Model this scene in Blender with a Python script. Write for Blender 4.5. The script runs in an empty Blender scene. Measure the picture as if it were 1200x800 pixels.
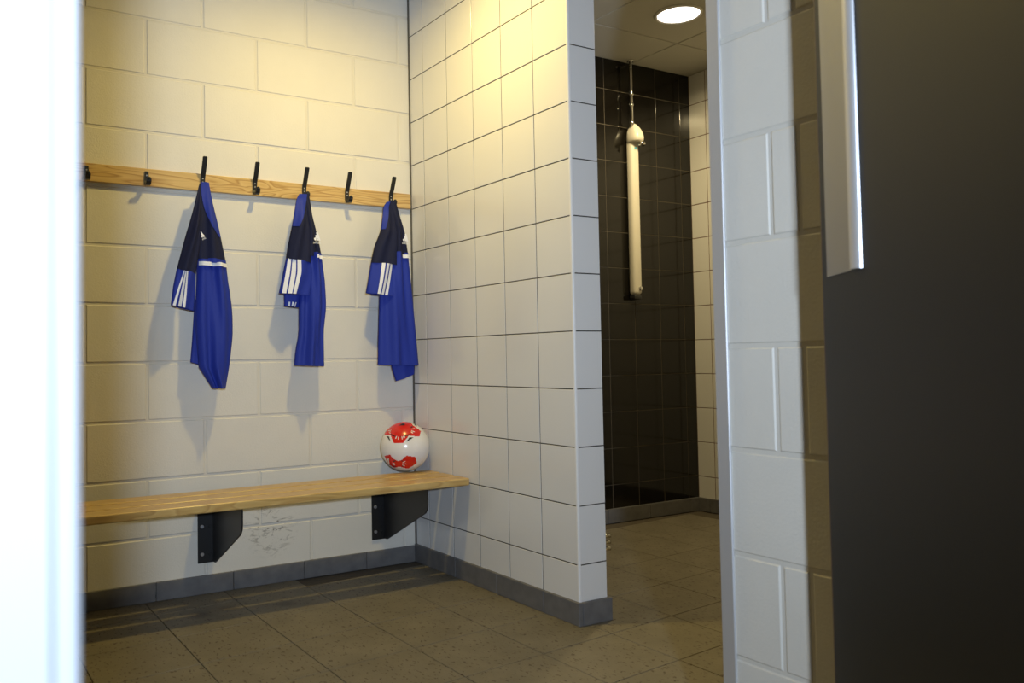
import bpy, bmesh, math, random
from mathutils import Vector, Matrix
random.seed(4)
sc = bpy.context.scene
COL = sc.collection
PI = math.pi

# ------------------------------------------------------------------ camera
RX = Vector((0.8626, -0.5056, -0.0157)); FW = Vector((0.50506, 0.86246, 0.03326))
FW.normalize(); RX = (RX - FW * RX.dot(FW)).normalized(); UP = RX.cross(FW)
cam_d = bpy.data.cameras.new('camera')
cam = bpy.data.objects.new('camera', cam_d); COL.objects.link(cam); sc.camera = cam
cam.matrix_world = Matrix(((RX.x, UP.x, -FW.x, -1.9110), (RX.y, UP.y, -FW.y, -3.3716),
                           (RX.z, UP.z, -FW.z, 0.91346), (0, 0, 0, 1)))
cam_d.sensor_width = 36.0; cam_d.lens = 29.75
cam_d.shift_x = 0.0849; cam_d.shift_y = -0.0103
cam_d.clip_start = 0.02
cam_d.dof.use_dof = True; cam_d.dof.focus_distance = 3.6; cam_d.dof.aperture_fstop = 5.0

# ------------------------------------------------------------------ world, lamps, exposure
w = bpy.data.worlds.new('world'); sc.world = w; w.use_nodes = True
bg = w.node_tree.nodes['Background']; bg.inputs[0].default_value = (1.0, 0.9, 0.72, 1); bg.inputs[1].default_value = 0.02
sc.view_settings.view_transform = 'Standard'; sc.view_settings.look = 'None'
sc.view_settings.exposure = 0.0; sc.view_settings.gamma = 1.0; sc.view_settings.use_curve_mapping = False
sc.display_settings.display_device = 'sRGB'

FLASH_POWER = 31.0; FLASH_COLOR = (0.64, 0.78, 1.0)
ROOM_LAMP = 17.5; ROOM_COLOR = (1.0, 0.75, 0.22)
SHOWER_LAMP = 19.0; SHOWER_COLOR = (1.0, 0.80, 0.42)
# photo light on a stand in the corridor, just behind the photographer
fl = bpy.data.lights.new('photo_light', 'AREA'); fl.shape = 'DISK'; fl.size = 0.10
fl.energy = FLASH_POWER; fl.color = FLASH_COLOR
flo = bpy.data.objects.new('photo_light', fl); COL.objects.link(flo)
flo.location = (-2.113, -4.2, 1.14)
fl.spread = math.radians(105)
flo.rotation_euler = (Vector((-0.2, 0.0, 1.7)) - flo.location).to_track_quat('-Z', 'Y').to_euler()

CEIL = 2.58
def lamp_light(name, x, y, power, color, spread, size):
    d = bpy.data.lights.new(name, 'AREA'); d.shape = 'DISK'; d.size = size; d.energy = power; d.color = color; d.spread = math.radians(spread)
    o = bpy.data.objects.new(name, d); COL.objects.link(o); o.location = (x, y, CEIL - 0.013)
ROOM_XY = (-0.56, -0.84); SHOWER_XY = (1.2412, -0.487)
lamp_light('room_downlight_and_fill', *ROOM_XY, ROOM_LAMP, ROOM_COLOR, 176, 0.09)
lamp_light('room_downlight_and_fill', -2.5, -0.9, ROOM_LAMP * 0.12, ROOM_COLOR, 150, 0.11)  # weak unseen fill lamp without a fitting, added for warm ambient light
lamp_light('shower_downlight_light', *SHOWER_XY, SHOWER_LAMP, SHOWER_COLOR, 170, 0.18)

# ------------------------------------------------------------------ materials
def lin(r, g, b):
    f = lambda c: (c / 255 / 12.92) if c / 255 <= 0.04045 else ((c / 255 + 0.055) / 1.055) ** 2.4
    return (f(r), f(g), f(b), 1)

def mat(name, col, rough=0.5, metal=0.0, spec=0.5):
    m = bpy.data.materials.new(name); m.use_nodes = True
    b = m.node_tree.nodes['Principled BSDF']
    b.inputs['Base Color'].default_value = col if len(col) == 4 else (*col, 1)
    b.inputs['Roughness'].default_value = rough; b.inputs['Metallic'].default_value = metal
    b.inputs['Specular IOR Level'].default_value = spec
    return m
def N(m, t, **k):
    n = m.node_tree.nodes.new(t)
    for a, v in k.items(): setattr(n, a, v)
    return n
def L(m, a, b): m.node_tree.links.new(a, b)
def bsdf(m): return m.node_tree.nodes['Principled BSDF']
def position(m, scale=(1, 1, 1)):
    g = N(m, 'ShaderNodeNewGeometry'); mp = N(m, 'ShaderNodeMapping'); mp.inputs['Scale'].default_value = scale
    L(m, g.outputs['Position'], mp.inputs['Vector']); return mp.outputs['Vector']
def noise(m, vec, scale, detail=4, rough=0.5, dist=0.0):
    n = N(m, 'ShaderNodeTexNoise'); n.inputs['Scale'].default_value = scale; n.inputs['Detail'].default_value = detail
    n.inputs['Roughness'].default_value = rough; n.inputs['Distortion'].default_value = dist
    L(m, vec, n.inputs['Vector']); return n.outputs['Fac']
def ramp(m, fac, stops):
    r = N(m, 'ShaderNodeValToRGB'); e = r.color_ramp.elements
    while len(e) < len(stops): e.new(0.5)
    for i, (p, c) in enumerate(stops): e[i].position = p; e[i].color = c
    L(m, fac, r.inputs['Fac']); return r.outputs['Color']
def bump(m, height, strength, dist=0.01):
    b = N(m, 'ShaderNodeBump'); b.inputs['Strength'].default_value = strength; b.inputs['Distance'].default_value = dist
    L(m, height, b.inputs['Height']); L(m, b.outputs['Normal'], bsdf(m).inputs['Normal'])
def mixc(m, fac, a, b):
    x = N(m, 'ShaderNodeMix', data_type='RGBA')
    if isinstance(fac, (int, float)): x.inputs[0].default_value = fac
    else: L(m, fac, x.inputs[0])
    for s, v in ((6, a), (7, b)):
        if isinstance(v, tuple): x.inputs[s].default_value = v
        else: L(m, v, x.inputs[s])
    return x.outputs[2]

def paint_material(name, base, dark):
    m = mat(name, base, 0.55, spec=0.35)
    p = position(m)
    c = ramp(m, noise(m, p, 2.2, 5, 0.6), [(0.3, dark), (0.7, base)])
    # scuff marks low on the wall under the bench
    g = N(m, 'ShaderNodeNewGeometry'); s = N(m, 'ShaderNodeVectorMath', operation='DISTANCE')
    s.inputs[1].default_value = (-0.69, 0.0, 0.225); L(m, g.outputs['Position'], s.inputs[0])
    near = ramp(m, s.outputs['Value'], [(0.02, (1, 1, 1, 1)), (0.13, (0, 0, 0, 1))])
    scr = ramp(m, noise(m, position(m, (18, 18, 40)), 1.0, 6, 0.75, 1.5), [(0.53, (0, 0, 0, 1)), (0.60, (1, 1, 1, 1))])
    k = N(m, 'ShaderNodeMath', operation='MULTIPLY'); L(m, near, k.inputs[0]); L(m, scr, k.inputs[1])
    L(m, mixc(m, k.outputs[0], c, (0.16, 0.14, 0.11, 1)), bsdf(m).inputs['Base Color'])
    f = noise(m, p, 150, 4, 0.6); h2 = noise(m, p, 14, 3, 0.5)
    a = N(m, 'ShaderNodeMath', operation='ADD'); L(m, f, a.inputs[0]); L(m, h2, a.inputs[1])
    bump(m, a.outputs[0], 0.22, 0.004)
    return m
M_BLOCK = paint_material('cream_block_paint', (0.72, 0.685, 0.60, 1), (0.67, 0.635, 0.55, 1))
M_JOINT = mat('painted_mortar', (0.66, 0.62, 0.53), 0.7)
def tile_material(name, base, rough, wav=0.15):
    m = mat(name, base, rough, spec=0.5)
    p = position(m)
    bump(m, noise(m, p, 9, 2, 0.4), wav, 0.004)
    return m
M_WTILE = tile_material('white_glazed_tile', (0.74, 0.725, 0.69), 0.16)
M_BTILE = tile_material('black_glazed_tile', (0.006, 0.005, 0.004), 0.10)
M_GROUT = mat('dark_grout', (0.035, 0.030, 0.022), 0.9)
M_BGROUT = mat('brown_grout', (0.085, 0.072, 0.05), 0.9)
M_RGROUT = mat('rust_grout', (0.13, 0.05, 0.025), 0.9)
M_TRIMW = mat('white_plastic_trim', (0.78, 0.76, 0.72), 0.3)
M_STEEL = mat('brushed_steel', (0.66, 0.66, 0.66), 0.40, 0.55)
g_ = noise(M_STEEL, position(M_STEEL, (60, 60, 1.5)), 4, 3); bump(M_STEEL, g_, 0.06, 0.002)
M_PLATE = mat('satin_steel_plate', (0.40, 0.41, 0.46), 0.45, 0.45)
M_CHROME = mat('chrome', (0.75, 0.74, 0.72), 0.12, 1.0)
M_JAMB = mat('pale_grey_frame_paint', (0.36, 0.37, 0.38), 0.5, spec=0.2)
M_DOOR = mat('black_brown_door_laminate', (0.010, 0.0092, 0.007), 0.45, spec=0.22)
bump(M_DOOR, noise(M_DOOR, position(M_DOOR), 220, 2), 0.05, 0.001)
M_EDGE = mat('door_edge_lipping', (0.16, 0.10, 0.07), 0.5)
M_SKIRT = mat('grey_skirting_tile', (0.115, 0.11, 0.105), 0.5)
c_ = ramp(M_SKIRT, noise(M_SKIRT, position(M_SKIRT), 25, 5), [(0.3, (0.115, 0.112, 0.11, 1)), (0.7, (0.155, 0.15, 0.145, 1))])
L(M_SKIRT, c_, bsdf(M_SKIRT).inputs['Base Color'])
M_CEIL = mat('ceiling_panel', (0.55, 0.53, 0.47), 0.9)
bump(M_CEIL, noise(M_CEIL, position(M_CEIL), 180, 3), 0.2, 0.002)
M_TBAR = mat('ceiling_grid_bar', (0.40, 0.38, 0.33), 0.6)
M_PLAIN = mat('plain_wall_paint', (0.70, 0.67, 0.60), 0.7)
M_BLACK = mat('black_powder_coat', (0.010, 0.010, 0.010), 0.42)
M_GUSSET = mat('black_powder_coat_gusset', (0.013, 0.013, 0.013), 0.38)
M_BOLT = mat('zinc_bolt', (0.55, 0.56, 0.60), 0.35, 0.9)
M_NAVY = mat('navy_polyester', (0.009, 0.012, 0.040), 0.75, spec=0.25)
M_BLUE = mat('royal_blue_polyester', (0.014, 0.033, 0.30), 0.65, spec=0.3)
for m_ in (M_NAVY, M_BLUE):
    bump(m_, noise(m_, position(m_, (1, 1, 0.35)), 38, 3, 0.5, 0.6), 0.25, 0.006)
M_WHITE = mat('white_print', (0.80, 0.80, 0.82), 0.6)
M_BALLW = mat('white_ball_leather', (0.80, 0.77, 0.72), 0.22)
M_BALLR = mat('red_ball_print', (0.68, 0.022, 0.012), 0.22)
M_BALLK = mat('black_ball_print', (0.02, 0.016, 0.014), 0.3)
M_SHOWER = mat('white_shower_casing', (0.78, 0.74, 0.64), 0.25)
M_STICKER = mat('pale_blue_sticker', (0.12, 0.40, 0.52), 0.5)
M_GREYCAP = mat('dark_grey_cap', (0.02, 0.02, 0.02), 0.4)
def floor_material():
    m = mat('brown_grey_floor_tile', (0.25, 0.2, 0.14), 0.55, spec=0.35)
    p = position(m)
    c = ramp(m, noise(m, p, 7, 6, 0.6), [(0.3, (0.150, 0.130, 0.090, 1)), (0.7, (0.195, 0.172, 0.122, 1))])
    sp = ramp(m, noise(m, position(m, (1.0, 0.45, 1.0)), 105, 2, 0.5, 0.2), [(0.615, (0, 0, 0, 1)), (0.66, (1, 1, 1, 1))])
    c = mixc(m, sp, c, (0.075, 0.052, 0.032, 1))
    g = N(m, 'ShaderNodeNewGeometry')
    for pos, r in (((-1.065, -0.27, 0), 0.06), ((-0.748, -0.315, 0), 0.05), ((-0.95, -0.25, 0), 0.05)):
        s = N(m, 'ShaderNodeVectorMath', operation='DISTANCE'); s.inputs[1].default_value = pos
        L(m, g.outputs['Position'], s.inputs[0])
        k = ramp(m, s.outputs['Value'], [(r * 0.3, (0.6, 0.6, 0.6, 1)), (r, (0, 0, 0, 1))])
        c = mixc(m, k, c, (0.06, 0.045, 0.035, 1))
    L(m, c, bsdf(m).inputs['Base Color'])
    bump(m, noise(m, p, 120, 4, 0.6), 0.3, 0.002)
    return m
M_FLOOR = floor_material()
M_FGROUT = mat('floor_grout', (0.085, 0.068, 0.045), 0.9)
def wood_material(name, a, b, c, plain=0.5):
    m = mat(name, b, 0.32, spec=0.5)
    p = position(m, (1.0, 7.0, 7.0))
    n = noise(m, p, 1.9, 2, 0.5, 0.9)
    mul = N(m, 'ShaderNodeMath', operation='MULTIPLY'); L(m, n, mul.inputs[0]); mul.inputs[1].default_value = 11.0
    fr = N(m, 'ShaderNodeMath', operation='FRACT'); L(m, mul.outputs[0], fr.inputs[0])
    col = ramp(m, fr.outputs[0], [(0.0, c), (0.22, b), (0.75, a), (1.0, c)])
    fine = ramp(m, noise(m, position(m, (4, 90, 90)), 2.0, 4), [(0.35, b), (0.65, a)])
    L(m, mixc(m, plain, col, fine), bsdf(m).inputs['Base Color'])
    return m
M_RAIL = wood_material('pine_rail', (0.66, 0.46, 0.19, 1), (0.56, 0.36, 0.13, 1), (0.36, 0.19, 0.055, 1), 0.2)
M_BENCH = wood_material('pine_bench', (0.62, 0.43, 0.165, 1), (0.52, 0.33, 0.105, 1), (0.36, 0.19, 0.05, 1), 0.4)
def emit(name, col, s):
    m = bpy.data.materials.new(name); m.use_nodes = True; nt = m.node_tree; nt.nodes.clear()
    e = nt.nodes.new('ShaderNodeEmission'); o = nt.nodes.new('ShaderNodeOutputMaterial')
    e.inputs[0].default_value = (*col, 1); e.inputs[1].default_value = s; nt.links.new(e.outputs[0], o.inputs[0]); return m

# ------------------------------------------------------------------ helpers
def obj(name, me, m=None, parent=None, loc=None, smooth=False):
    if isinstance(me, bmesh.types.BMesh):
        d = bpy.data.meshes.new(name); me.normal_update(); me.to_mesh(d); me.free(); me = d
    if m is not None and len(me.materials) == 0: me.materials.append(m)
    if smooth:
        for p in me.polygons: p.use_smooth = True
    o = bpy.data.objects.new(name, me); COL.objects.link(o)
    if parent is not None: o.parent = parent
    if loc is not None: o.location = loc
    return o
def empty(name, loc=(0, 0, 0), label=None, cat=None, group=None):
    o = bpy.data.objects.new(name, None); COL.objects.link(o); o.location = loc; o.empty_display_size = 0.05
    if label: o['label'] = label; o['category'] = cat
    if group: o['group'] = group
    return o
def struct(o): o['kind'] = 'structure'; return o
def box(bm, lo, hi, bev=0.0, seg=2):
    r = bmesh.ops.create_cube(bm, size=1.0)
    for v in r['verts']:
        v.co = Vector([(lo[i] + hi[i]) / 2 + v.co[i] * (hi[i] - lo[i]) for i in range(3)])
    if bev > 0:
        es = list({e for v in r['verts'] for e in v.link_edges})
        bmesh.ops.bevel(bm, geom=es, offset=bev, segments=seg, affect='EDGES', profile=0.5)
    return bm
def boxm(lo, hi, bev=0.0, seg=2): return box(bmesh.new(), lo, hi, bev, seg)
def lathe(profile, seg=24, axis='Z', origin=(0, 0, 0)):
    """closed-ish surface of revolution; profile = [(r, h), ...]"""
    bm = bmesh.new(); rings = []
    for r, h in profile:
        ring = []
        for i in range(seg):
            a = 2 * PI * i / seg
            c = {'Z': (r * math.cos(a), r * math.sin(a), h), 'Y': (r * math.cos(a), h, r * math.sin(a)),
                 'X': (h, r * math.cos(a), r * math.sin(a))}[axis]
            ring.append(bm.verts.new(Vector(c) + Vector(origin)))
        rings.append(ring)
    for a, b in zip(rings, rings[1:]):
        for i in range(seg): bm.faces.new((a[i], a[(i + 1) % seg], b[(i + 1) % seg], b[i]))
    bm.faces.new(rings[0]); bm.faces.new(rings[-1])
    bmesh.ops.recalc_face_normals(bm, faces=bm.faces)
    return bm
def prism(pts, axis, a, b, bev=0.0):
    """polygon pts in the two other axes, extruded along axis from a to b"""
    bm = bmesh.new(); idx = {'X': (1, 2, 0), 'Y': (0, 2, 1), 'Z': (0, 1, 2)}[axis]
    def mk(p, h):
        c = [0, 0, 0]; c[idx[0]], c[idx[1]], c[idx[2]] = p[0], p[1], h; return bm.verts.new(c)
    A = [mk(p, a) for p in pts]; B = [mk(p, b) for p in pts]; n = len(pts)
    bm.faces.new(A); bm.faces.new(B[::-1])
    for i in range(n): bm.faces.new((A[i], B[i], B[(i + 1) % n], A[(i + 1) % n]))
    bmesh.ops.recalc_face_normals(bm, faces=bm.faces)
    if bev: bmesh.ops.bevel(bm, geom=list(bm.edges), offset=bev, segments=2, affect='EDGES')
    return bm

_cache = {}
def piece(name, m, parent, U, Nrm, org, u0, u1, z0, z1, depth=0.008, bev=0.0015, rnd=0.0):
    """one block or tile of a wall: u along the wall, z up, Nrm out of the wall, face at org plane"""
    wd, ht = round(u1 - u0, 4), round(z1 - z0, 4)
    if wd < 0.004 or ht < 0.004: return None
    key = (name, m.name, wd, ht, tuple(U), tuple(Nrm), depth, bev)
    me = _cache.get(key)
    if me is None:
        vs = []; U_, N_ = Vector(U), Vector(Nrm)
        for off, n in ((0, -depth), (0, -bev), (bev, 0)):
            for a, c in ((off, off), (wd - off, off), (wd - off, ht - off), (off, ht - off)):
                vs.append(tuple(U_ * a + N_ * n + Vector((0, 0, c))))
        fs = [(8, 9, 10, 11)]
        for k in (0, 4):
            for i in range(4): fs.append((k + i, k + (i + 1) % 4, k + 4 + (i + 1) % 4, k + 4 + i))
        me = bpy.data.meshes.new(name); me.from_pydata(vs, [], fs); me.update()
        bm = bmesh.new(); bm.from_mesh(me); bmesh.ops.recalc_face_normals(bm, faces=bm.faces)
        bm.faces.ensure_lookup_table()
        if bm.faces[0].normal.dot(N_) < 0: bmesh.ops.reverse_faces(bm, faces=bm.faces)
        bm.to_mesh(me); bm.free(); me.materials.append(m); _cache[key] = me
    o = obj(name, me, None, parent)
    o.location = Vector(org) + Vector(U) * u0 + Vector((0, 0, z0)) + Vector(Nrm) * random.uniform(-rnd, rnd)
    return o
def span(joints, lo, hi, gap):
    """pieces between sorted joints inside lo..hi"""
    js = [j for j in sorted(joints) if lo + 0.012 < j < hi - 0.012]
    e = [lo - gap / 2] + js + [hi + gap / 2]
    return [(a + gap / 2, b - gap / 2) for a, b in zip(e, e[1:])]

# ------------------------------------------------------------------ floor
FO = (-0.5801, -1.2969); FI = (0.30657, 0.02926); FJ = (-0.00144, 0.29067)
floor = struct(obj('floor', boxm((-3.45, -5.3, -0.12), (2.15, 0.30, -0.004)), M_FGROUT))
def floor_tile(i, j):
    g = 0.0016
    def P(a, b): return Vector((FO[0] + FI[0] * a + FJ[0] * b, FO[1] + FI[1] * a + FJ[1] * b))
    c = P(i + .5, j + .5)
    key = ('floor_tile',); me = _cache.get(key)
    if me is None:
        vs = []
        for off, z in ((0, -0.004), (0, -0.0008), (0.0012, 0.0)):
            q = g + off
            for a, b in ((-.5, -.5), (.5, -.5), (.5, .5), (-.5, .5)):
                sa = a - math.copysign(q / 0.307, a); sb = b - math.copysign(q / 0.29, b)
                p = Vector((FI[0] * sa + FJ[0] * sb, FI[1] * sa + FJ[1] * sb)); vs.append((p.x, p.y, z))
        fs = [(8, 9, 10, 11)]
        for k in (0, 4):
            for q in range(4): fs.append((k + q, k + (q + 1) % 4, k + 4 + (q + 1) % 4, k + 4 + q))
        me = bpy.data.meshes.new('floor_tile'); me.from_pydata(vs, [], fs); me.materials.append(M_FLOOR); _cache[key] = me
    o = obj('floor_tile', me, None, floor, (c.x, c.y, random.uniform(-0.0004, 0.0)))
for i in range(-7, 9):
    for j in range(-6, 7):
        cx = FO[0] + FI[0] * (i + .5) + FJ[0] * (j + .5); cy = FO[1] + FI[1] * (i + .5) + FJ[1] * (j + .5)
        if -2.6 < cx < 2.0 and -3.0 < cy < (0.14 if cx > 0.2 else 0.0): floor_tile(i, j)

# ------------------------------------------------------------------ ceiling with lay-in panels
ceiling = struct(obj('ceiling', boxm((-3.45, -5.3, CEIL + 0.006), (2.15, 0.30, CEIL + 0.12)), M_TBAR))
PX = [0.935 + 0.603 * k for k in range(-8, 3)]; PY = [-0.20 + 0.6 * k for k in range(-5, 2)]
for x0, x1 in span(PX, -3.3, 2.0, 0.008):
    for y0, y1 in span(PY, -3.05, 0.15, 0.008):
        me = _cache.get(('cp', round(x1 - x0, 3), round(y1 - y0, 3)))
        if me is None:
            bm = boxm((0, 0, 0), (x1 - x0, y1 - y0, 0.008), 0.0015, 1); me = bpy.data.meshes.new('ceiling_panel'); bm.to_mesh(me); bm.free()
            me.materials.append(M_CEIL); _cache[('cp', round(x1 - x0, 3), round(y1 - y0, 3))] = me
        obj('ceiling_panel', me, None, ceiling, (x0, y0, CEIL))

# ------------------------------------------------------------------ back wall of painted blocks
BJ = 0.009
wall_back = struct(obj('wall_back', boxm((-3.45, 0.0032, 0.0), (0.10, 0.16, CEIL)), M_JOINT))
zj = [2.2663 - 0.2250 * k for k in range(-2, 11)]
for r, (z0, z1) in enumerate(span(zj, 0.0, CEIL, BJ)):
    k = round((zj[0] - (z1 + z0) / 2) / 0.225 - 0.5)      # course counted from the top
    off = -0.0603 if (k % 2 == 1) else -0.0603 - 0.225
    for u0, u1 in span([off - 0.45 * q for q in range(0, 9)], -3.3, 0.0, BJ):
        piece('block', M_BLOCK, wall_back, (1, 0, 0), (0, -1, 0), (0, 0, 0), u0, u1, z0, z1, 0.006, 0.0030, 0.0008)

# ------------------------------------------------------------------ tiled divider between bench and shower
DY = -1.1209; DT = 0.125
wall_divider = struct(obj('wall_right', boxm((0.0013, DY + 0.0013, 0.0), (DT - 0.0013, 0.15, CEIL)), M_GROUT))
zt = [0.2023 + 0.2 * k for k in range(0, 13)]; yt = [-0.1209 - 0.2 * k for k in range(0, 5)]
TG = 0.0036
for z0, z1 in span(zt, 0.06, CEIL, TG):
    for u0, u1 in span(yt, DY + 0.008, -0.006, TG):
        piece('wall_tile', M_WTILE, wall_divider, (0, 1, 0), (-1, 0, 0), (0, 0, 0), u0, u1, z0, z1, 0.006, 0.0010, 0.0003)
    piece('wall_tile', M_WTILE, wall_divider, (1, 0, 0), (0, -1, 0), (0, DY, 0), 0.008, DT - 0.001, z0, z1, 0.006, 0.0010, 0.0003)
    for u0, u1 in span([-0.92, -0.72, -0.52, -0.32, -0.12], DY + 0.002, 0.149, TG):
        piece('wall_tile', M_WTILE, wall_divider, (0, 1, 0), (1, 0, 0), (DT, 0, 0), u0, u1, z0, z1, 0.006, 0.0010, 0.0003)
q = [(0.0085, DY - 0.0006), (0.004, DY - 0.0004), (0.0008, DY + 0.0015), (-0.0006, DY + 0.004), (-0.0006, DY + 0.0085), (0.006, DY + 0.0085), (0.0085, DY + 0.006)]
t_ = obj('corner_trim', prism(q, 'Z', 0.07, CEIL - 0.002), M_TRIMW, wall_divider)
seal = obj('corner_sealant', boxm((-0.006, -0.006, 0.075), (0.0005, 0.0, CEIL - 0.002)), mat('dark_sealant', (0.10, 0.09, 0.07), 0.8), wall_divider)

# ------------------------------------------------------------------ shower room
SY = 0.15; SX = 2.005
wall_sb = struct(obj('wall_shower_back', boxm((DT - 0.004, SY + 0.0013, 0.0), (2.15, SY + 0.15, CEIL)), M_BGROUT))
for z0, z1 in span([0.206 + 0.2 * k for k in range(0, 13)], 0.07, CEIL, 0.0035):
    for u0, u1 in span([1.333 + 0.197 * k for k in range(-6, 4)], DT + 0.001, SX - 0.001, 0.0035):
        piece('wall_tile', M_BTILE, wall_sb, (1, 0, 0), (0, -1, 0), (0, SY, 0), u0, u1, z0, z1, 0.006, 0.0010, 0.0004)
wall_sr = struct(obj('wall_shower_right', boxm((SX + 0.0013, -3.05, 0.0), (2.15, SY + 0.004, CEIL)), M_RGROUT))
for z0, z1 in span(zt, 0.07, CEIL, 0.004):
    for u0, u1 in span([0.028 - 0.2 * k for k in range(0, 7)], -1.17, SY - 0.001, 0.004):
        piece('wall_tile', M_WTILE, wall_sr, (0, 1, 0), (-1, 0, 0), (SX, 0, 0), u0, u1, z0, z1, 0.006, 0.0010, 0.0004)
obj('tile_field', boxm((SX - 0.0, -3.04, 0.0), (SX + 0.0012, -1.175, CEIL)), M_WTILE, wall_sr)

# ------------------------------------------------------------------ painted block wall by the door, with steel corner guard
BX = -0.40; BEND = -2.0765
wall_bd = struct(obj('wall_entrance_side', boxm((BX + 0.0032, -3.05, 0.0), (BX + 0.14, BEND, CEIL)), M_JOINT))
zb = [2.2783 - 0.2245 * k for k in range(-2, 11)]
for z0, z1 in span(zb, 0.0, CEIL, BJ):
    k = round((zb[0] - (z1 + z0) / 2) / 0.2245 - 0.5)
    js = [-2.2245, -2.291, -2.741] if k % 2 == 0 else [-2.515, -2.965]
    for u0, u1 in span(js, -3.05, BEND - 0.002, BJ):
        piece('block', M_BLOCK, wall_bd, (0, 1, 0), (-1, 0, 0), (BX, 0, 0), u0, u1, z0, z1, 0.006, 0.0030, 0.0008)
pts = [(BX - 0.003, BEND - 0.030), (BX - 0.0045, BEND - 0.028), (BX - 0.0045, BEND + 0.004), (BX - 0.002, BEND + 0.006), (BX + 0.04, BEND + 0.006),
       (BX + 0.04, BEND + 0.004), (BX + 0.0005, BEND + 0.003), (BX + 0.0005, BEND - 0.030)]
struct(obj('trim_1', prism(pts, 'Z', 0.0, CEIL), M_STEEL))

# ------------------------------------------------------------------ rest of the shell (out of view)
EY = -2.93; JX = -1.8645      # inner face of the entrance wall, edge of the opening
struct(obj('wall_left', boxm((-3.45, -5.3, 0.0), (-3.3, 0.005, CEIL)), M_PLAIN))
struct(obj('wall_entrance_left', boxm((-3.3, EY - 0.12, 0.0), (JX - 0.055, EY + 0.0, CEIL)), M_JAMB))
struct(obj('wall_entrance_right', boxm((-0.86, EY - 0.12, 0.0), (2.15, EY, CEIL)), M_PLAIN))
struct(obj('wall_entrance_top', boxm((JX - 0.055, EY - 0.12, 2.12), (-0.86, EY, CEIL)), M_PLAIN))
struct(obj('wall_corridor', boxm((-3.45, -5.45, 0.0), (2.15, -5.3, CEIL)), M_PLAIN))
struct(obj('wall_corridor_right', boxm((2.0, -5.3, 0.0), (2.15, -3.17, CEIL)), M_PLAIN))
# white door frame on the left: flat lining, then a slimmer rounded stop bead
fr = struct(obj('trim_2', boxm((JX - 0.055, EY - 0.125, 0.0), (JX - 0.0101, EY + 0.0, 2.12), 0.0012, 2), M_JAMB))
obj('stop_bead', boxm((JX - 0.0093, EY - 0.119, 0.0), (JX, EY + 0.0, 2.12), 0.003, 3), M_JAMB, fr)
M_CHIP = mat('bare_wood_chip', (0.50, 0.30, 0.16), 0.7)

# ------------------------------------------------------------------ skirtings
def skirting(name, U, Nrm, org, joints, lo, hi, top):
    root = struct(empty(name))
    for u0, u1 in span(joints, lo, hi, 0.003):
        piece('skirting_tile', M_SKIRT, root, U, Nrm, org, u0, u1, 0.0, top, 0.011, 0.0025, 0.0)
        # top ledge comes with the piece depth
    return root
def skirt_box(name, parts):
    root = struct(empty(name))
    for lo, hi in parts: obj('skirting_tile', boxm(lo, hi, 0.002, 2), M_SKIRT, root)
    return root
ST = 0.078; SD = 0.012
skirt_box('baseboard_back', [((a + .0012, -SD, 0), (b - .0012, 0.006, ST - 0.006)) for a, b in
          zip([-3.29, -2.97, -2.67, -2.36, -2.06, -1.76, -1.46, -1.158, -0.853, -0.548, -0.2565], [-2.97, -2.67, -2.36, -2.06, -1.76, -1.46, -1.158, -0.853, -0.548, -0.2565, -SD])])
ys = [-0.0015, -0.347, -0.647, -0.937, DY - SD]
skirt_box('baseboard_right', [((-SD, b + .0012, 0), (0.005, a - .0012, ST)) for a, b in zip(ys, ys[1:])] +
          [((0.0055, DY - SD, 0), (DT + SD, DY + 0.005, ST))] +
          [((DT - 0.003, b + .0012, 0), (DT + SD, a - .0012, ST)) for a, b in zip([0.138, -0.16, -0.46, -0.76], [-0.16, -0.46, -0.76, DY + 0.006])])
xs = [0.138, 0.38, 0.68, 0.98, 1.285, 1.60, 1.925, SX - SD]
skirt_box('baseboard_shower_back', [((a + .0012, SY - SD, 0), (b - .0012, SY + 0.005, ST)) for a, b in zip(xs, xs[1:])])
ys = [0.1495, 0.06, -0.24, -0.54, -0.84, -1.16]
skirt_box('baseboard_shower_right', [((SX - SD, b + .0012, 0), (SX + 0.003, a - .0012, ST)) for a, b in zip(ys, ys[1:])])

# ------------------------------------------------------------------ door standing open on the right
H = Vector((-1.02, -3.05, 0)); E_ = Vector((-0.5255, -2.4216, 0)); dd = (E_ - H); DW = dd.length; du = dd.normalized(); dn = Vector((-du.y, du.x, 0))
if dn.dot(Vector((-1.911, -3.37, 0)) - H) < 0: dn = -dn
door = struct(empty('door_1'))
door.matrix_world = Matrix(((du.x, dn.x, 0, H.x), (du.y, dn.y, 0, H.y), (0, 0, 1, 0), (0, 0, 0, 1)))
obj('door_leaf', boxm((0.004, -0.044, 0.008), (DW - 0.006, 0.0, 2.08), 0.001, 1), M_DOOR, door)
obj('door_edge', boxm((DW - 0.0058, -0.044, 0.008), (DW, -0.0005, 2.08), 0.001, 1), M_EDGE, door)['label'] = 'brown lipping along the door edge'
a0, a1, a2 = DW - 0.0355, DW - 0.158, DW - 0.200
h = obj('push_plate', boxm((a1 - 0.004, 0.0002, 1.046), (a0, 0.0022, 1.70), 0.0006, 1), M_PLATE, door); h['label'] = 'satin steel plate'
cyl = []
for i in range(13):
    a = PI * i / 12; cyl.append((a1 - 0.021 + 0.018 * math.cos(a), 0.0005 + 0.011 * math.sin(a)))
h2 = obj('pull_lip', prism(cyl, 'Z', 1.046, 1.70), M_STEEL, door, smooth=False); h2['label'] = 'bright rounded steel lip beside the plate'
for z in (0.2, 1.0, 1.85):
    obj('door_hinge', lathe([(0.006, z), (0.006, z + 0.1)], 10, 'Z', (0.0, 0.006, 0)), M_STEEL, door)

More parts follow.
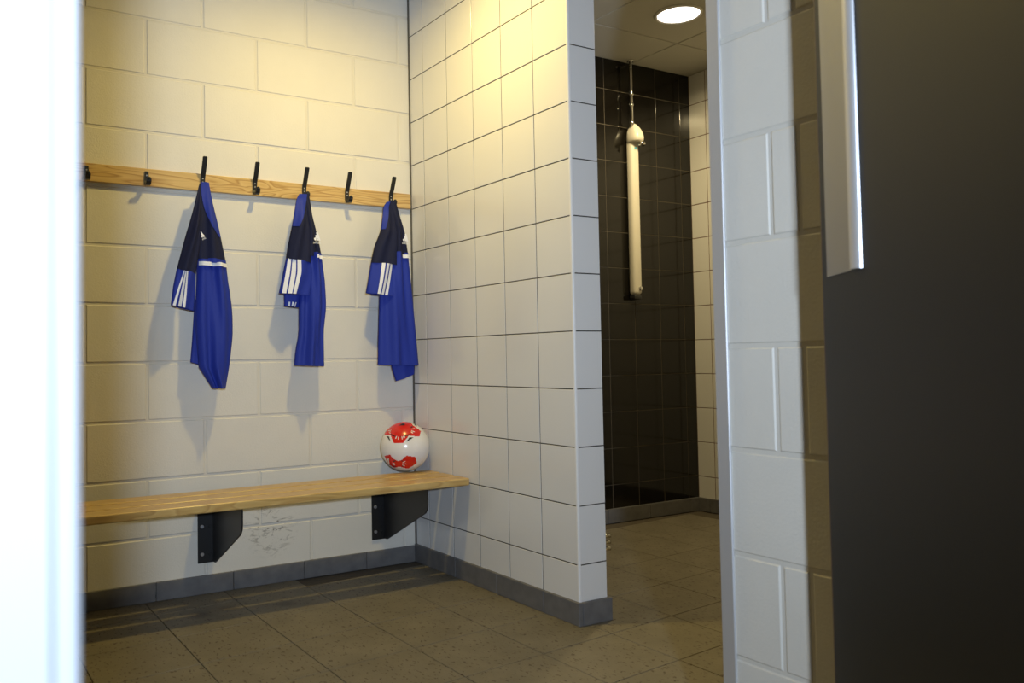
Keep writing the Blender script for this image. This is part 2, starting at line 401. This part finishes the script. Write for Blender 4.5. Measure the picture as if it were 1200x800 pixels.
# ------------------------------------------------------------------ ceiling downlights
def downlight(name, x, y, r, col, s, label):
    t = empty(name, (x, y, CEIL), label, 'ceiling light', 'round ceiling downlights')
    obj('rim', lathe([(r * 1.00, -0.004), (r * 1.04, -0.010), (r * 1.12, -0.009), (r * 1.16, 0.0), (r * 1.0, 0.0)], 40), M_TRIMW, t, smooth=True)
    obj('diffuser', lathe([(0.0005, -0.008), (r * 0.5, -0.008), (r * 0.99, -0.006), (r * 1.0, -0.003)], 40), emit(name + '_glow', col, s), t, smooth=True)
    return t
downlight('ceiling_downlight', *SHOWER_XY, 0.100, (1.0, 0.93, 0.80), 6.0, 'round white downlight glowing in the ceiling of the shower room')
downlight('ceiling_downlight', *ROOM_XY, 0.100, (1.0, 0.86, 0.55), 6.0, 'round warm downlight in the changing room ceiling, above the wooden bench')

# ------------------------------------------------------------------ coat rail with hooks
rail = empty('coat_rail', (0, 0, 0), 'varnished pine rail of black coat hooks across the cream block wall', 'coat rail')
obj('rail_board', boxm((-3.2, -0.022, 1.600), (-0.0145, 0.0015, 1.668), 0.002, 2), M_RAIL, rail)
def ribbon(path, x0, w_, th):
    bm = bmesh.new(); secs = []
    n = len(path)
    for i, (y, z) in enumerate(path):
        a = path[max(0, i - 1)]; b = path[min(n - 1, i + 1)]
        t = Vector((b[0] - a[0], b[1] - a[1])).normalized(); nn = Vector((-t.y, t.x)) * th / 2
        ww = w_ / 2 * (0.72 if i in (0, n - 1) else 1.0)
        secs.append([bm.verts.new((x0 + sx * ww, y + sn * nn.x, z + sn * nn.y)) for sx, sn in ((-1, -1), (1, -1), (1, 1), (-1, 1))])
    for a, b in zip(secs, secs[1:]):
        for k in range(4): bm.faces.new((a[k], a[(k + 1) % 4], b[(k + 1) % 4], b[k]))
    bm.faces.new(secs[0]); bm.faces.new(secs[-1][::-1])
    bmesh.ops.recalc_face_normals(bm, faces=bm.faces)
    return bm
FULL = [(-0.0640, 1.7300), (-0.0620, 1.7270), (-0.0540, 1.7080), (-0.0400, 1.6780), (-0.0300, 1.6600), (-0.0256, 1.6480), (-0.0250, 1.6200),
        (-0.0270, 1.6110), (-0.0340, 1.6040), (-0.0460, 1.6010), (-0.0570, 1.6040), (-0.0640, 1.6120), (-0.0660, 1.6200), (-0.0660, 1.6230)]
SHORT = [(-0.0250, 1.6560)] + FULL[6:]
for q, x in enumerate((-1.4076, -1.189, -0.971, -0.755, -0.537, -0.337, -0.1195)):
    hk = obj('coat_hook', ribbon(SHORT if q < 2 else FULL, x, 0.0185, 0.0042), M_BLACK, rail)
    if q < 2: hk['label'] = 'black hook with only its lower prong'
    for z in ((1.648, 1.634) if q >= 2 else (1.640,)):
        obj('screw', lathe([(0.003, -0.0286), (0.003, -0.0266)], 10, 'Y', (x, 0, z)), M_BOLT, hk)
    obj('hook_tip', lathe([(0.0004, 1.6285), (0.0055, 1.627), (0.0075, 1.622), (0.0055, 1.617), (0.0004, 1.6155)], 12, 'Z', (x, -0.066, 0)), M_BLACK, hk, smooth=True)

# ------------------------------------------------------------------ bench
BT = 0.425; BTH = 0.030
bench = empty('bench', (0, 0, 0), 'long slatted pine bench on black wall brackets under the shirts', 'bench')
for y0, y1 in ((-0.228, -0.134), (-0.343, -0.249), (-0.458, -0.364)):
    obj('slat', boxm((-3.2, y0, BT - BTH), (-0.0045, y1, BT), 0.005, 3), M_BENCH, bench)
for x, tip in ((-0.929, -0.37), (-0.160, -0.39)):
    b = obj('bracket', boxm((x - 0.066, -0.006, 0.120), (x, -0.0022, BT - BTH - 0.0005), 0.001, 1), M_BLACK, bench)
    pts = [(-0.0065, 0.1215), (-0.030, 0.1215), (-0.045, 0.128), (tip + 0.02, 0.285), (tip + 0.004, 0.305), (tip, 0.325), (tip, BT - BTH - 0.0005), (-0.0065, BT - BTH - 0.0005)]
    obj('gusset', prism(pts, 'X', x - 0.006, x, 0.001), M_GUSSET, b)
    obj('top_flange', boxm((x - 0.060, tip + 0.01, BT - BTH - 0.006), (x - 0.0065, -0.007, BT - BTH - 0.0004)), M_BLACK, b)
    for bx in (x - 0.049, x - 0.017):
        for bz in (0.155, 0.264):
            obj('bolt', lathe([(0.0062, -0.0095), (0.0074, -0.0085), (0.0074, -0.0058)], 12, 'Y', (bx, 0, bz)), M_BOLT if bx < x - 0.03 else M_BLACK, b)  # bolts nearer the gusset are black: their shade is put into the colour

# ------------------------------------------------------------------ football
def in_poly(x, y, P):
    c = False; j = len(P) - 1
    for i in range(len(P)):
        if (P[i][1] > y) != (P[j][1] > y) and x < (P[j][0] - P[i][0]) * (y - P[i][1]) / (P[j][1] - P[i][1]) + P[i][0]: c = not c
        j = i
    return c
def D(*pts): return [((a - 413) / 325.0, (424 - b) / 325.0) for a, b in pts]
RED = [D((145, 270), (150, 235), (195, 185), (235, 150), (300, 105), (390, 90), (480, 100), (520, 150), (622, 228), (600, 300), (465, 285), (385, 378), (265, 375), (225, 270)),
       D((140, 540), (215, 525), (262, 580), (320, 610), (360, 598), (430, 540), (545, 560), (558, 640), (460, 705), (400, 700), (340, 680), (265, 695), (190, 650))]
BLK = [D((172, 288), (205, 290), (226, 358)), D((436, 362), (465, 312), (528, 308)), D((222, 240), (240, 262), (300, 292), (290, 300), (230, 275)), D((480, 262), (492, 270), (440, 292), (395, 297), (395, 288)),
       D((330, 150), (385, 122), (412, 125), (410, 152)), D((525, 125), (560, 140), (575, 165), (545, 150)), D((250, 605), (285, 600), (285, 612), (255, 620)), D((250, 665), (290, 680), (285, 688), (255, 675)),
       D((360, 600), (385, 605), (380, 614), (360, 610)), D((365, 665), (390, 672), (385, 682), (362, 674)), D((490, 170), (520, 160), (512, 180), (492, 186)), D((300, 290), (308, 290), (304, 312), (296, 312)), D((350, 290), (358, 290), (358, 312), (350, 312))]
WHT = [D((300, 290), (312, 293), (298, 322), (286, 320)), D((326, 298), (334, 298), (330, 335), (322, 335)), D((368, 292), (376, 292), (382, 330), (374, 332)), D((388, 292), (410, 290), (412, 312), (392, 318)),
       D((200, 192), (236, 198), (236, 204), (202, 200)), D((196, 212), (232, 220), (232, 228), (198, 220)), D((206, 238), (228, 246), (226, 252), (206, 246)), D((500, 200), (540, 190), (542, 196), (504, 208)), D((498, 222), (540, 236), (538, 243), (498, 230)), D((494, 236), (518, 254), (512, 258), (490, 242)),
       D((250, 625), (280, 640), (278, 646), (248, 633)), D((248, 650), (280, 655), (280, 661), (250, 658)), D((375, 625), (410, 608), (414, 614), (378, 634)), D((380, 640), (420, 640), (420, 647), (380, 647)), D((376, 652), (408, 670), (402, 676), (372, 660)),
       D((182, 580), (200, 575), (206, 640), (190, 642))]
BR = 0.1075
bc = Vector((-0.1130, -0.1130, BT + BR))
cv = (Vector((-1.911, -3.3716, 0.9135)) - bc).normalized()
rv = Vector((0, 0, 1)).cross(cv).normalized(); uv = cv.cross(rv)
ball = empty('football', (bc.x, bc.y, BT), 'white football with red and black panels at the corner end of the bench', 'ball')
bm = bmesh.new(); bmesh.ops.create_uvsphere(bm, u_segments=48, v_segments=32, radius=BR)
obj('ball_skin', bm, M_BALLW, ball, (0, 0, BR), smooth=True)
def ball_print(name, polys, m, rad, flip=False, n=150):
    """thin printed patch lying on the ball's surface; flip puts it on the far side"""
    bm = bmesh.new(); s = -1 if flip else 1
    for P in polys:
        x0 = min(p[0] for p in P); x1 = max(p[0] for p in P); y0 = min(p[1] for p in P); y1 = max(p[1] for p in P)
        nx = max(6, int((x1 - x0) * 45)); ny = max(6, int((y1 - y0) * 45)); g = {}
        def vert(i, j):
            if (i, j) not in g:
                x = x0 + (x1 - x0) * i / nx; y = y0 + (y1 - y0) * j / ny
                d = max(0.0, 1 - x * x - y * y) ** .5; k = max(1.0, (x * x + y * y) ** .5)
                g[(i, j)] = bm.verts.new((rv * (x / k) * s + uv * (y / k) + cv * d * s) * rad)
            return g[(i, j)]
        for i in range(nx):
            for j in range(ny):
                if in_poly(x0 + (x1 - x0) * (i + .5) / nx, y0 + (y1 - y0) * (j + .5) / ny, P):
                    bm.faces.new((vert(i, j), vert(i + 1, j), vert(i + 1, j + 1), vert(i, j + 1)))
    bmesh.ops.recalc_face_normals(bm, faces=bm.faces)
    return obj(name, bm, m, ball, (0, 0, BR), smooth=True)
for fl_ in (False, True):
    for P in RED: ball_print('red_panel', [P], M_BALLR, BR * 1.004, fl_)
    for P in BLK: ball_print('black_marking', [P], M_BALLK, BR * 1.0065, fl_)
    for P in WHT: ball_print('white_marking', [P], M_BALLW, BR * 1.009, fl_)

# ------------------------------------------------------------------ shirts
SH = [{'yoke':[(-0.9919,1.6223,-0.9625,1.6233),(-0.9976,1.5959,-0.9571,1.5964),(-1.0026,1.5695,-0.9517,1.5695),(-1.0071,1.5431,-0.9463,1.5426),(-1.0094,1.5167,-0.9398,1.5157),(-1.0117,1.4903,-0.9331,1.4888),(-1.014,1.4638,-0.9264,1.4619),(-1.0142,1.4374,-0.9205,1.435),(-1.0144,1.411,-0.915,1.4081),(-1.0146,1.3846,-0.9096,1.3812),(-1.0147,1.3582,-0.9041,1.3543),(-1.0149,1.3318,-0.8986,1.3274),(-1.0118,1.3054,-0.8931,1.3005)],'body':[(-1.0117,1.3188,-0.8957,1.3139),(-1.0128,1.2765,-0.891,1.2719),(-1.0139,1.2343,-0.8862,1.2299),(-1.0158,1.192,-0.8793,1.1879),(-1.018,1.1497,-0.874,1.1459),(-1.0196,1.1075,-0.8703,1.1039),(-1.0188,1.0652,-0.8698,1.0619),(-1.0169,1.0229,-0.8701,1.0199),(-1.0138,0.9807,-0.8744,0.9779),(-1.0105,0.9384,-0.8795,0.9359),(-1.0071,0.8961,-0.8851,0.8939),(-0.9809,0.8539,-0.8928,0.8519),(-0.9549,0.8116,-0.9005,0.8099)],'under':[(-1.0161,1.1618,-0.9489,1.1634),(-1.0175,1.1413,-0.9491,1.1411),(-1.019,1.1209,-0.9493,1.1187),(-1.0204,1.1004,-0.9494,1.0964),(-1.0219,1.08,-0.9496,1.074),(-1.0233,1.0596,-0.9498,1.0517),(-1.0247,1.0391,-0.95,1.0294),(-1.0262,1.0186,-0.9501,1.007),(-1.0276,0.9982,-0.9504,0.9847),(-1.0292,0.9778,-0.9539,0.9623),(-1.0311,0.9573,-0.9574,0.94),(-1.033,0.9368,-0.9609,0.9176),(-1.0349,0.9164,-0.9644,0.8953)],'shoulder':[(-0.9989,1.6169,-0.9831,1.6183),(-1.0064,1.5882,-0.9861,1.5881),(-1.0139,1.5596,-0.989,1.5579),(-1.0213,1.5309,-0.9912,1.5277),(-1.0293,1.5022,-0.9926,1.4975),(-1.0382,1.4736,-0.994,1.4673),(-1.0471,1.4449,-0.9963,1.4371),(-1.056,1.4162,-0.9989,1.4069),(-1.064,1.3876,-1.0015,1.3767),(-1.0716,1.3589,-1.0065,1.3465),(-1.0792,1.3302,-1.0115,1.3163),(-1.0867,1.3016,-1.0163,1.2861),(-1.094,1.2729,-1.0206,1.2559)],'cuff':[(-1.094,1.2745,-1.0206,1.2576),(-1.0964,1.2629,-1.0209,1.2456),(-1.0988,1.2513,-1.0213,1.2336),(-1.1012,1.2396,-1.0216,1.2216),(-1.1036,1.228,-1.0219,1.2096),(-1.106,1.2164,-1.0222,1.1976),(-1.1082,1.2048,-1.0226,1.1856),(-1.1097,1.1932,-1.023,1.1736),(-1.1112,1.1816,-1.0241,1.1616),(-1.1127,1.17,-1.0251,1.1496),(-1.1143,1.1583,-1.0261,1.1376),(-1.1158,1.1467,-1.0272,1.1256),(-1.1173,1.1351,-1.0282,1.1136)]},{'yoke':[(-0.5594,1.6192,-0.5372,1.6176),(-0.5628,1.5967,-0.5341,1.5953),(-0.5663,1.5742,-0.5307,1.5731),(-0.5692,1.5517,-0.5272,1.5508),(-0.5718,1.5292,-0.5237,1.5286),(-0.5745,1.5067,-0.5188,1.5064),(-0.5771,1.4842,-0.5127,1.4841),(-0.5797,1.4616,-0.5067,1.4619),(-0.5817,1.4391,-0.5006,1.4396),(-0.5836,1.4166,-0.4949,1.4173),(-0.5854,1.3941,-0.4908,1.3951),(-0.5873,1.3716,-0.4866,1.3729),(-0.5891,1.3491,-0.4825,1.3506)],'body':[(-0.5814,1.3673,-0.4842,1.3649),(-0.5818,1.328,-0.479,1.3253),(-0.5823,1.2887,-0.4738,1.2857),(-0.5827,1.2494,-0.469,1.2462),(-0.5847,1.2102,-0.4671,1.2066),(-0.587,1.1709,-0.4652,1.167),(-0.589,1.1316,-0.466,1.1274),(-0.5894,1.0923,-0.4712,1.0878),(-0.5899,1.053,-0.4764,1.0482),(-0.5931,1.0138,-0.4777,1.0086),(-0.6021,0.9745,-0.4775,0.9691),(-0.6082,0.9352,-0.4772,0.9295),(-0.6116,0.8959,-0.477,0.8899)],'shoulder':[(-0.5811,1.6111,-0.5476,1.6122),(-0.5943,1.5881,-0.5453,1.5879),(-0.5998,1.5651,-0.5438,1.5636),(-0.6052,1.542,-0.5424,1.5394),(-0.6107,1.519,-0.5409,1.5151),(-0.6162,1.496,-0.5399,1.4908),(-0.6217,1.473,-0.5392,1.4666),(-0.6269,1.45,-0.5385,1.4423),(-0.632,1.427,-0.5378,1.418),(-0.6372,1.404,-0.5381,1.3937),(-0.6415,1.3809,-0.5384,1.3694),(-0.6456,1.3579,-0.5387,1.3452),(-0.6496,1.3349,-0.539,1.3209)],'cuff':[(-0.6495,1.3363,-0.539,1.3219),(-0.6521,1.3243,-0.5357,1.3105),(-0.6547,1.3123,-0.5324,1.2991),(-0.6573,1.3002,-0.5291,1.2877),(-0.6599,1.2882,-0.5258,1.2762),(-0.6625,1.2762,-0.5257,1.2648),(-0.665,1.2641,-0.5284,1.2534),(-0.6677,1.2521,-0.5311,1.242),(-0.6705,1.2401,-0.5337,1.2306),(-0.6733,1.2281,-0.5364,1.2192),(-0.676,1.216,-0.5391,1.2077),(-0.6788,1.204,-0.5417,1.1963),(-0.6816,1.192,-0.5444,1.1849)],'under':[(-0.6489,1.2228,-0.545,1.226),(-0.649,1.2161,-0.5483,1.2185),(-0.6491,1.2093,-0.5515,1.211),(-0.6491,1.2026,-0.5547,1.2035),(-0.6492,1.1958,-0.558,1.196),(-0.6493,1.1891,-0.5613,1.1885),(-0.6494,1.1824,-0.5645,1.181),(-0.6494,1.1756,-0.5677,1.1735),(-0.6495,1.1689,-0.571,1.166),(-0.6496,1.1621,-0.5743,1.1585),(-0.6497,1.1554,-0.5775,1.151),(-0.6497,1.1486,-0.5807,1.1435),(-0.6498,1.1419,-0.584,1.136)]},{'yoke':[(-0.147,1.6169,-0.1268,1.6185),(-0.1483,1.5963,-0.1173,1.5982),(-0.1495,1.5757,-0.1111,1.5778),(-0.1508,1.555,-0.1049,1.5574),(-0.152,1.5344,-0.0987,1.5371),(-0.1534,1.5138,-0.0925,1.5168),(-0.1548,1.4932,-0.0863,1.4964),(-0.1563,1.4726,-0.0802,1.476),(-0.1578,1.452,-0.0769,1.4557),(-0.1593,1.4313,-0.0736,1.4354),(-0.1608,1.4107,-0.0703,1.415),(-0.1623,1.3901,-0.067,1.3947),(-0.1638,1.3695,-0.0637,1.3743)],'body':[(-0.2017,1.3865,-0.0643,1.3896),(-0.2038,1.3454,-0.06,1.3476),(-0.2058,1.3042,-0.0558,1.3056),(-0.2079,1.2631,-0.0515,1.2636),(-0.21,1.222,-0.0473,1.2216),(-0.212,1.1808,-0.0434,1.1796),(-0.2138,1.1397,-0.0397,1.1376),(-0.2157,1.0986,-0.0361,1.0956),(-0.2175,1.0574,-0.0324,1.0536),(-0.2194,1.0163,-0.0288,1.0116),(-0.2212,0.9752,-0.0253,0.9696),(-0.2231,0.934,-0.0218,0.9276),(-0.2249,0.8929,-0.0183,0.8856)],'shoulder':[(-0.1689,1.6109,-0.1404,1.6132),(-0.1863,1.5879,-0.1366,1.5894),(-0.1911,1.5649,-0.1328,1.5655),(-0.1959,1.5419,-0.1304,1.5417),(-0.2006,1.5189,-0.1286,1.5179),(-0.2054,1.4959,-0.1268,1.494),(-0.2125,1.473,-0.125,1.4702),(-0.2226,1.45,-0.1241,1.4464),(-0.2326,1.427,-0.1235,1.4225),(-0.2427,1.404,-0.1229,1.3987),(-0.2486,1.381,-0.1224,1.3749),(-0.2542,1.358,-0.1218,1.351),(-0.2598,1.335,-0.1212,1.3272)],'cuff':[(-0.2598,1.3361,-0.1211,1.3291),(-0.262,1.3249,-0.1213,1.3175),(-0.2641,1.3138,-0.1215,1.3058),(-0.2663,1.3026,-0.1217,1.2942),(-0.2685,1.2915,-0.1219,1.2825),(-0.2707,1.2803,-0.1221,1.2709),(-0.2728,1.2692,-0.1223,1.2592),(-0.275,1.258,-0.1229,1.2476),(-0.2773,1.2468,-0.1237,1.236),(-0.2796,1.2357,-0.1245,1.2243),(-0.2819,1.2245,-0.1253,1.2127),(-0.2842,1.2134,-0.1261,1.201),(-0.2865,1.2022,-0.1269,1.1894)],'under':[(-0.162,0.9555,-0.0237,0.9544),(-0.1602,0.944,-0.0246,0.9455),(-0.1584,0.9326,-0.0255,0.9366),(-0.1566,0.9211,-0.0264,0.9277),(-0.1548,0.9096,-0.0273,0.9188),(-0.1531,0.8982,-0.0282,0.9099),(-0.1513,0.8867,-0.029,0.901),(-0.1492,0.8752,-0.0299,0.8922),(-0.1454,0.8638,-0.0308,0.8833),(-0.1416,0.8523,-0.0317,0.8744),(-0.1378,0.8408,-0.0326,0.8655),(-0.134,0.8294,-0.0335,0.8566),(-0.1302,0.8179,-0.0344,0.8477)]}]
class Loft:
    def __init__(s, tab, yc, depth, folds, taper=False, phase=0.0):
        s.tab, s.yc, s.d, s.f, s.tp, s.ph = tab, yc, depth, folds, taper, phase
    def edge(s, t):
        n = len(s.tab) - 1; k = min(n - 1, int(t * n)); f = t * n - k; a, b = s.tab[k], s.tab[k + 1]
        return [a[i] * (1 - f) + b[i] * f for i in range(4)]
    def at(s, u, t, side=1, off=0.0):
        """u across from left to right, t down; side 1 = front (towards the room), -1 = back"""
        xl, zl, xr, zr = s.edge(t)
        k_ = min(1.0, max(0.0, (t - 0.075) * 2.4)); wdt = (0.06 + 0.94 * k_) if s.tp else 1.0
        yc = (-0.0785 + (s.yc + 0.0785) * k_) if s.tp else s.yc
        prof = max(0.0, math.sin(PI * min(1, max(0, u)))) ** 0.55
        y = s.d * wdt * prof
        for amp, fr, sl in s.f:
            y += amp * wdt * math.sin(2 * PI * (fr * u + sl * t) + s.ph + (0.9 if side < 0 else 0)) * math.sin(PI * min(1, max(0, u)))
        y = max(y, 0.0) + off
        return Vector((xl + (xr - xl) * u, yc - side * y, zl + (zr - zl) * u))
    def tube(s, nu=18, nt=26, cap=False):
        bm = bmesh.new(); rings = []
        for j in range(nt + 1):
            t = j / nt
            ring = [bm.verts.new(s.at(i / nu, t, 1)) for i in range(nu + 1)] + [bm.verts.new(s.at(i / nu, t, -1)) for i in range(nu - 1, 0, -1)]
            rings.append(ring)
        n = len(rings[0])
        for a, b in zip(rings, rings[1:]):
            for i in range(n): bm.faces.new((a[i], a[(i + 1) % n], b[(i + 1) % n], b[i]))
        if cap: bm.faces.new(rings[0])
        bmesh.ops.recalc_face_normals(bm, faces=bm.faces)
        return bm
    def patch(s, rows, off=0.0022, nu=6, nt=None):
        """rows = [(t, u0, u1), ...]; strip lying on the front of the cloth"""
        bm = bmesh.new(); R = []
        nt = nt or 14
        for j in range(nt + 1):
            q = j / nt * (len(rows) - 1); k = min(len(rows) - 2, int(q)); f = q - k
            t, a, b = [rows[k][i] * (1 - f) + rows[k + 1][i] * f for i in range(3)]
            R.append([bm.verts.new(s.at(a + (b - a) * i / nu, t, 1, off)) for i in range(nu + 1)])
        for a, b in zip(R, R[1:]):
            for i in range(nu): bm.faces.new((a[i], b[i], b[i + 1], a[i + 1]))
        bmesh.ops.recalc_face_normals(bm, faces=bm.faces)
        return bm
def emblem(parent, p, size, tilt=0.0, squeeze=1.0):
    """three slanted bars rising to the right over a line of lettering"""
    bm = bmesh.new()
    for x0, h in ((0.02, 0.30), (0.27, 0.58), (0.50, 0.86)):
        q = [(x0, 0.0 + 0.12), (x0 + 0.20, 0.12), (x0 + 0.20 + 0.02, 0.12)]
        top = h
        pts = [(x0 + 0.30 - 0.30, 0.26 + 0), (x0, 0.26)]
        bl, br = (x0 + 0.16, 0.24), (x0 + 0.36, 0.24)
        lean = -0.42 * (top - 0.10)
        tl, tr = (x0 + 0.16 + lean, 0.24 + (top - 0.10) * 0.95 - 0.0), (x0 + 0.36 + lean, 0.24 + (top - 0.10) * 0.95 + 0.10)
        vs = [bm.verts.new((a * size * squeeze, 0, b * size)) for a, b in (bl, br, tr, tl)]
        bm.faces.new(vs)
    e = obj('emblem', bm, M_WHITE, parent, p); e.rotation_euler = (0, tilt, 0)
    cu = bpy.data.curves.new('emblem_lettering', 'FONT'); cu.body = 'adidas'; cu.size = size * 0.36; cu.extrude = 0.0001
    cu.materials.append(M_WHITE)
    tmp = bpy.data.objects.new('lettering_curve', cu); COL.objects.link(tmp)
    me = bpy.data.meshes.new_from_object(tmp.evaluated_get(bpy.context.evaluated_depsgraph_get())); bpy.data.objects.remove(tmp); bpy.data.curves.remove(cu)
    me.name = 'emblem_lettering'; o = obj('emblem_lettering', me, M_WHITE, e); o['kind'] = 'stuff'
    o.rotation_euler = (PI / 2, 0, 0); o.scale = (squeeze * 0.95, 1, 1); o.location = (0.02 * size, 0, -0.06 * size)
    return e
LABELS = ['leftmost blue and navy football shirt, wide with narrow cuff, hanging on the rail',
          'middle blue and navy football shirt on the rail, the slimmest with two sleeves showing',
          'rightmost blue and navy football shirt, hanging beside the tiled wall above the ball']
HX = (-0.971, -0.537, -0.1195)
for q in range(3):
    S = SH[q]
    t = empty('football_shirt', (HX[q], -0.07, 1.62), LABELS[q], 'shirt', 'football shirts on the coat rail')
    def part(name, bm, m, par=None):
        root = par if par is not None else t
        o = obj(name, bm, m, root, smooth=True)
        if par is None: o.location = -t.location
        return o
    yoke = Loft(S['yoke'], -0.078, 0.026, [(0.009, 1.7, 0.3)], True, q)
    body = Loft(S['body'], -0.078, 0.030, [(0.013, 1.7, 0.25), (0.006, 3.3, -0.4)], False, 1.3 * q)
    shou = Loft(S['shoulder'], -0.096, 0.022, [(0.009, 1.4, 0.5)], True, 2 + q)
    cuff = Loft(S['cuff'], -0.096, 0.022, [(0.009, 1.4, 0.3)], False, 2 + q)
    pb = part('body_panel', body.tube(22, 30), M_BLUE)
    py = part('yoke', yoke.tube(16, 24, True), M_NAVY)
    ps = part('sleeve', shou.tube(16, 24, True), M_NAVY)
    pc = part('sleeve_cuff', cuff.tube(16, 14), M_BLUE)
    if 'under' in S:
        und = Loft(S['under'], (-0.060, -0.070, -0.066)[q], 0.012, [(0.004, 1.5, 0.4)], False, q)
        part('far_sleeve' if q == 1 else 'back_hem', und.tube(12, 8), M_BLUE)
        if q == 1:
            for a in (0.22, 0.40, 0.58):
                part('cuff_stripe', und.patch([(0.78, a, a + .09), (1.0, a, a + .09)], 0.002, 2, 3), M_WHITE)
    # chest stripe and thin blue band over it
    u0 = (0.03, 0.56, 0.68)[q]
    part('chest_stripe', body.patch([(0.022, u0, 1.0), (0.052, u0, 1.0)], 0.0095, 14, 2), M_WHITE)
    part('chest_band', yoke.patch([(0.945, (0.35, .62, .72)[q], 1.0), (1.0, (0.3, .62, .72)[q], 1.0)], 0.0026, 10, 2), M_BLUE)
    rows = ([(0.0, 0.0, 1.0), (0.33, .37, .93), (0.55, .60, .95), (0.67, .90, .97)],
            [(0.0, 0.0, 1.0), (0.07, 0.0, 0.9), (0.51, 0.0, 0.27)],
            [(0.0, 0.0, 0.6), (0.06, 0.0, 0.5), (0.46, 0.0, 0.17)])[q]
    part('collar', (yoke if q == 0 else shou).patch(rows, 0.003, 8, 18), M_BLUE)
    tb = (([.33, .40, .46], [.06, .26, .42], .05, .11), ([.05, .21, .37], [.07, .22, .36], .12, .11), ([.30, .45, .60], [.27, .40, .53], .10, .09))[q]
    for a, b in zip(tb[0], tb[1]):
        part('sleeve_stripe', cuff.patch([(0.0, a, a + tb[2]), (1.0, b, b + tb[3])], 0.0022, 3, 14), M_WHITE)
    if q == 0: emblem(py, yoke.at(0.10, 0.73, 1, 0.012) + Vector((0.006, -0.004, 0)), 0.030, -0.45, 0.62)
    if q == 1: emblem(py, yoke.at(0.50, 0.80, 1, 0.006), 0.044, 0.0, 0.9)
    if q == 2: emblem(py, yoke.at(0.52, 0.78, 1, 0.006), 0.042, 0.05, 0.9)

# ------------------------------------------------------------------ shower tower
sp = empty('shower_panel', (1.485, SY, 1.25), 'slim white shower column with chrome feed pipe on the black tiled wall', 'shower')
def spp(name, bm, m, smooth=False, par=None):
    o = obj(name, bm, m, par or sp, smooth=smooth)
    if par is None: o.location = -sp.location
    return o
def rounded(x0, x1, y0, y1, z0, z1, b): return boxm((x0, y0, z0), (x1, y1, z1), b, 4)
col_ = spp('column', rounded(1.481, 1.541, 0.096, SY - 0.002, 1.256, 2.13, 0.018), M_SHOWER, True)
# hood: domed top that leans out over the column
bm = bmesh.new(); rings = []
for z, w_, yf in ((2.112, 0.043, 0.060), (2.118, 0.047, 0.052), (2.135, 0.048, 0.050), (2.155, 0.045, 0.054), (2.175, 0.039, 0.062), (2.195, 0.030, 0.074), (2.210, 0.019, 0.088), (2.218, 0.008, 0.098)):
    ring = []; yb = SY - 0.002 - (0.0 if z < 2.19 else (z - 2.19) * 1.2); yc = (yf + yb) / 2; ry = (yb - yf) / 2
    for i in range(28):
        a = 2 * PI * i / 28; c, s_ = math.cos(a), math.sin(a)
        ring.append(bm.verts.new((1.511 + 0.78 * w_ * math.copysign(abs(c) ** 0.7, c), yc + ry * math.copysign(abs(s_) ** 0.7, s_), z)))
    rings.append(ring)
for a, b in zip(rings, rings[1:]):
    for i in range(28): bm.faces.new((a[i], a[(i + 1) % 28], b[(i + 1) % 28], b[i]))
bm.faces.new(rings[0]); bm.faces.new(rings[-1]); bmesh.ops.recalc_face_normals(bm, faces=bm.faces)
hood = spp('shower_head', bm, M_SHOWER, True)
spp('nozzle', lathe([(0.020, 2.112), (0.022, 2.098), (0.017, 2.090), (0.015, 2.094)], 20, 'Z', (1.530, 0.070, 0)), M_CHROME, True)
spp('feed_pipe', lathe([(0.0085, 2.212), (0.0085, CEIL - 0.001)], 16, 'Z', (1.493, 0.103, 0)), M_CHROME, True)
for z0, z1, r in ((2.205, 2.235, 0.013), (2.315, 2.335, 0.013), (2.375, 2.392, 0.013), (CEIL - 0.012, CEIL - 0.0008, 0.020)):
    spp('pipe_fitting', lathe([(r * .8, z0), (r, z0 + .002), (r, z1 - .002), (r * .8, z1)], 16, 'Z', (1.493, 0.103, 0)), M_CHROME, True)
spp('end_cap', rounded(1.485, 1.537, 0.100, SY - 0.003, 1.228, 1.2555, 0.008), M_GREYCAP, True)
spp('push_button', lathe([(0.0005, 0.088), (0.010, 0.088), (0.013, 0.091), (0.013, 0.0966)], 20, 'Y', (1.521, 0, 1.290)), M_CHROME, True)
spp('sticker', boxm((1.500, 0.0945, 2.072), (1.522, 0.0962, 2.085)), M_STICKER)

# ------------------------------------------------------------------ small chrome fitting low on the shower side of the divider
tp = empty('wall_fitting', (DT, -1.100, 0.260), 'small chrome fitting low on the end of the tiled divider', 'fitting')
def tpp(name, bm): o = obj(name, bm, M_CHROME, tp, smooth=True); return o
tpp('back_plate', boxm((0.0005, -0.012, -0.032), (0.004, 0.012, 0.032), 0.001, 2))
for z in (-0.022, 0.0, 0.022):
    tpp('stud', lathe([(0.006, 0.004), (0.0075, 0.014), (0.0085, 0.018), (0.0085, 0.034), (0.0005, 0.038)], 12, 'X', (0, 0, z)))

# chipped paint on the door frame
obj('paint_chip', boxm((JX - 0.0108, EY - 0.1262, 0.680), (JX - 0.0095, EY - 0.1248, 0.700)), M_CHIP, fr)
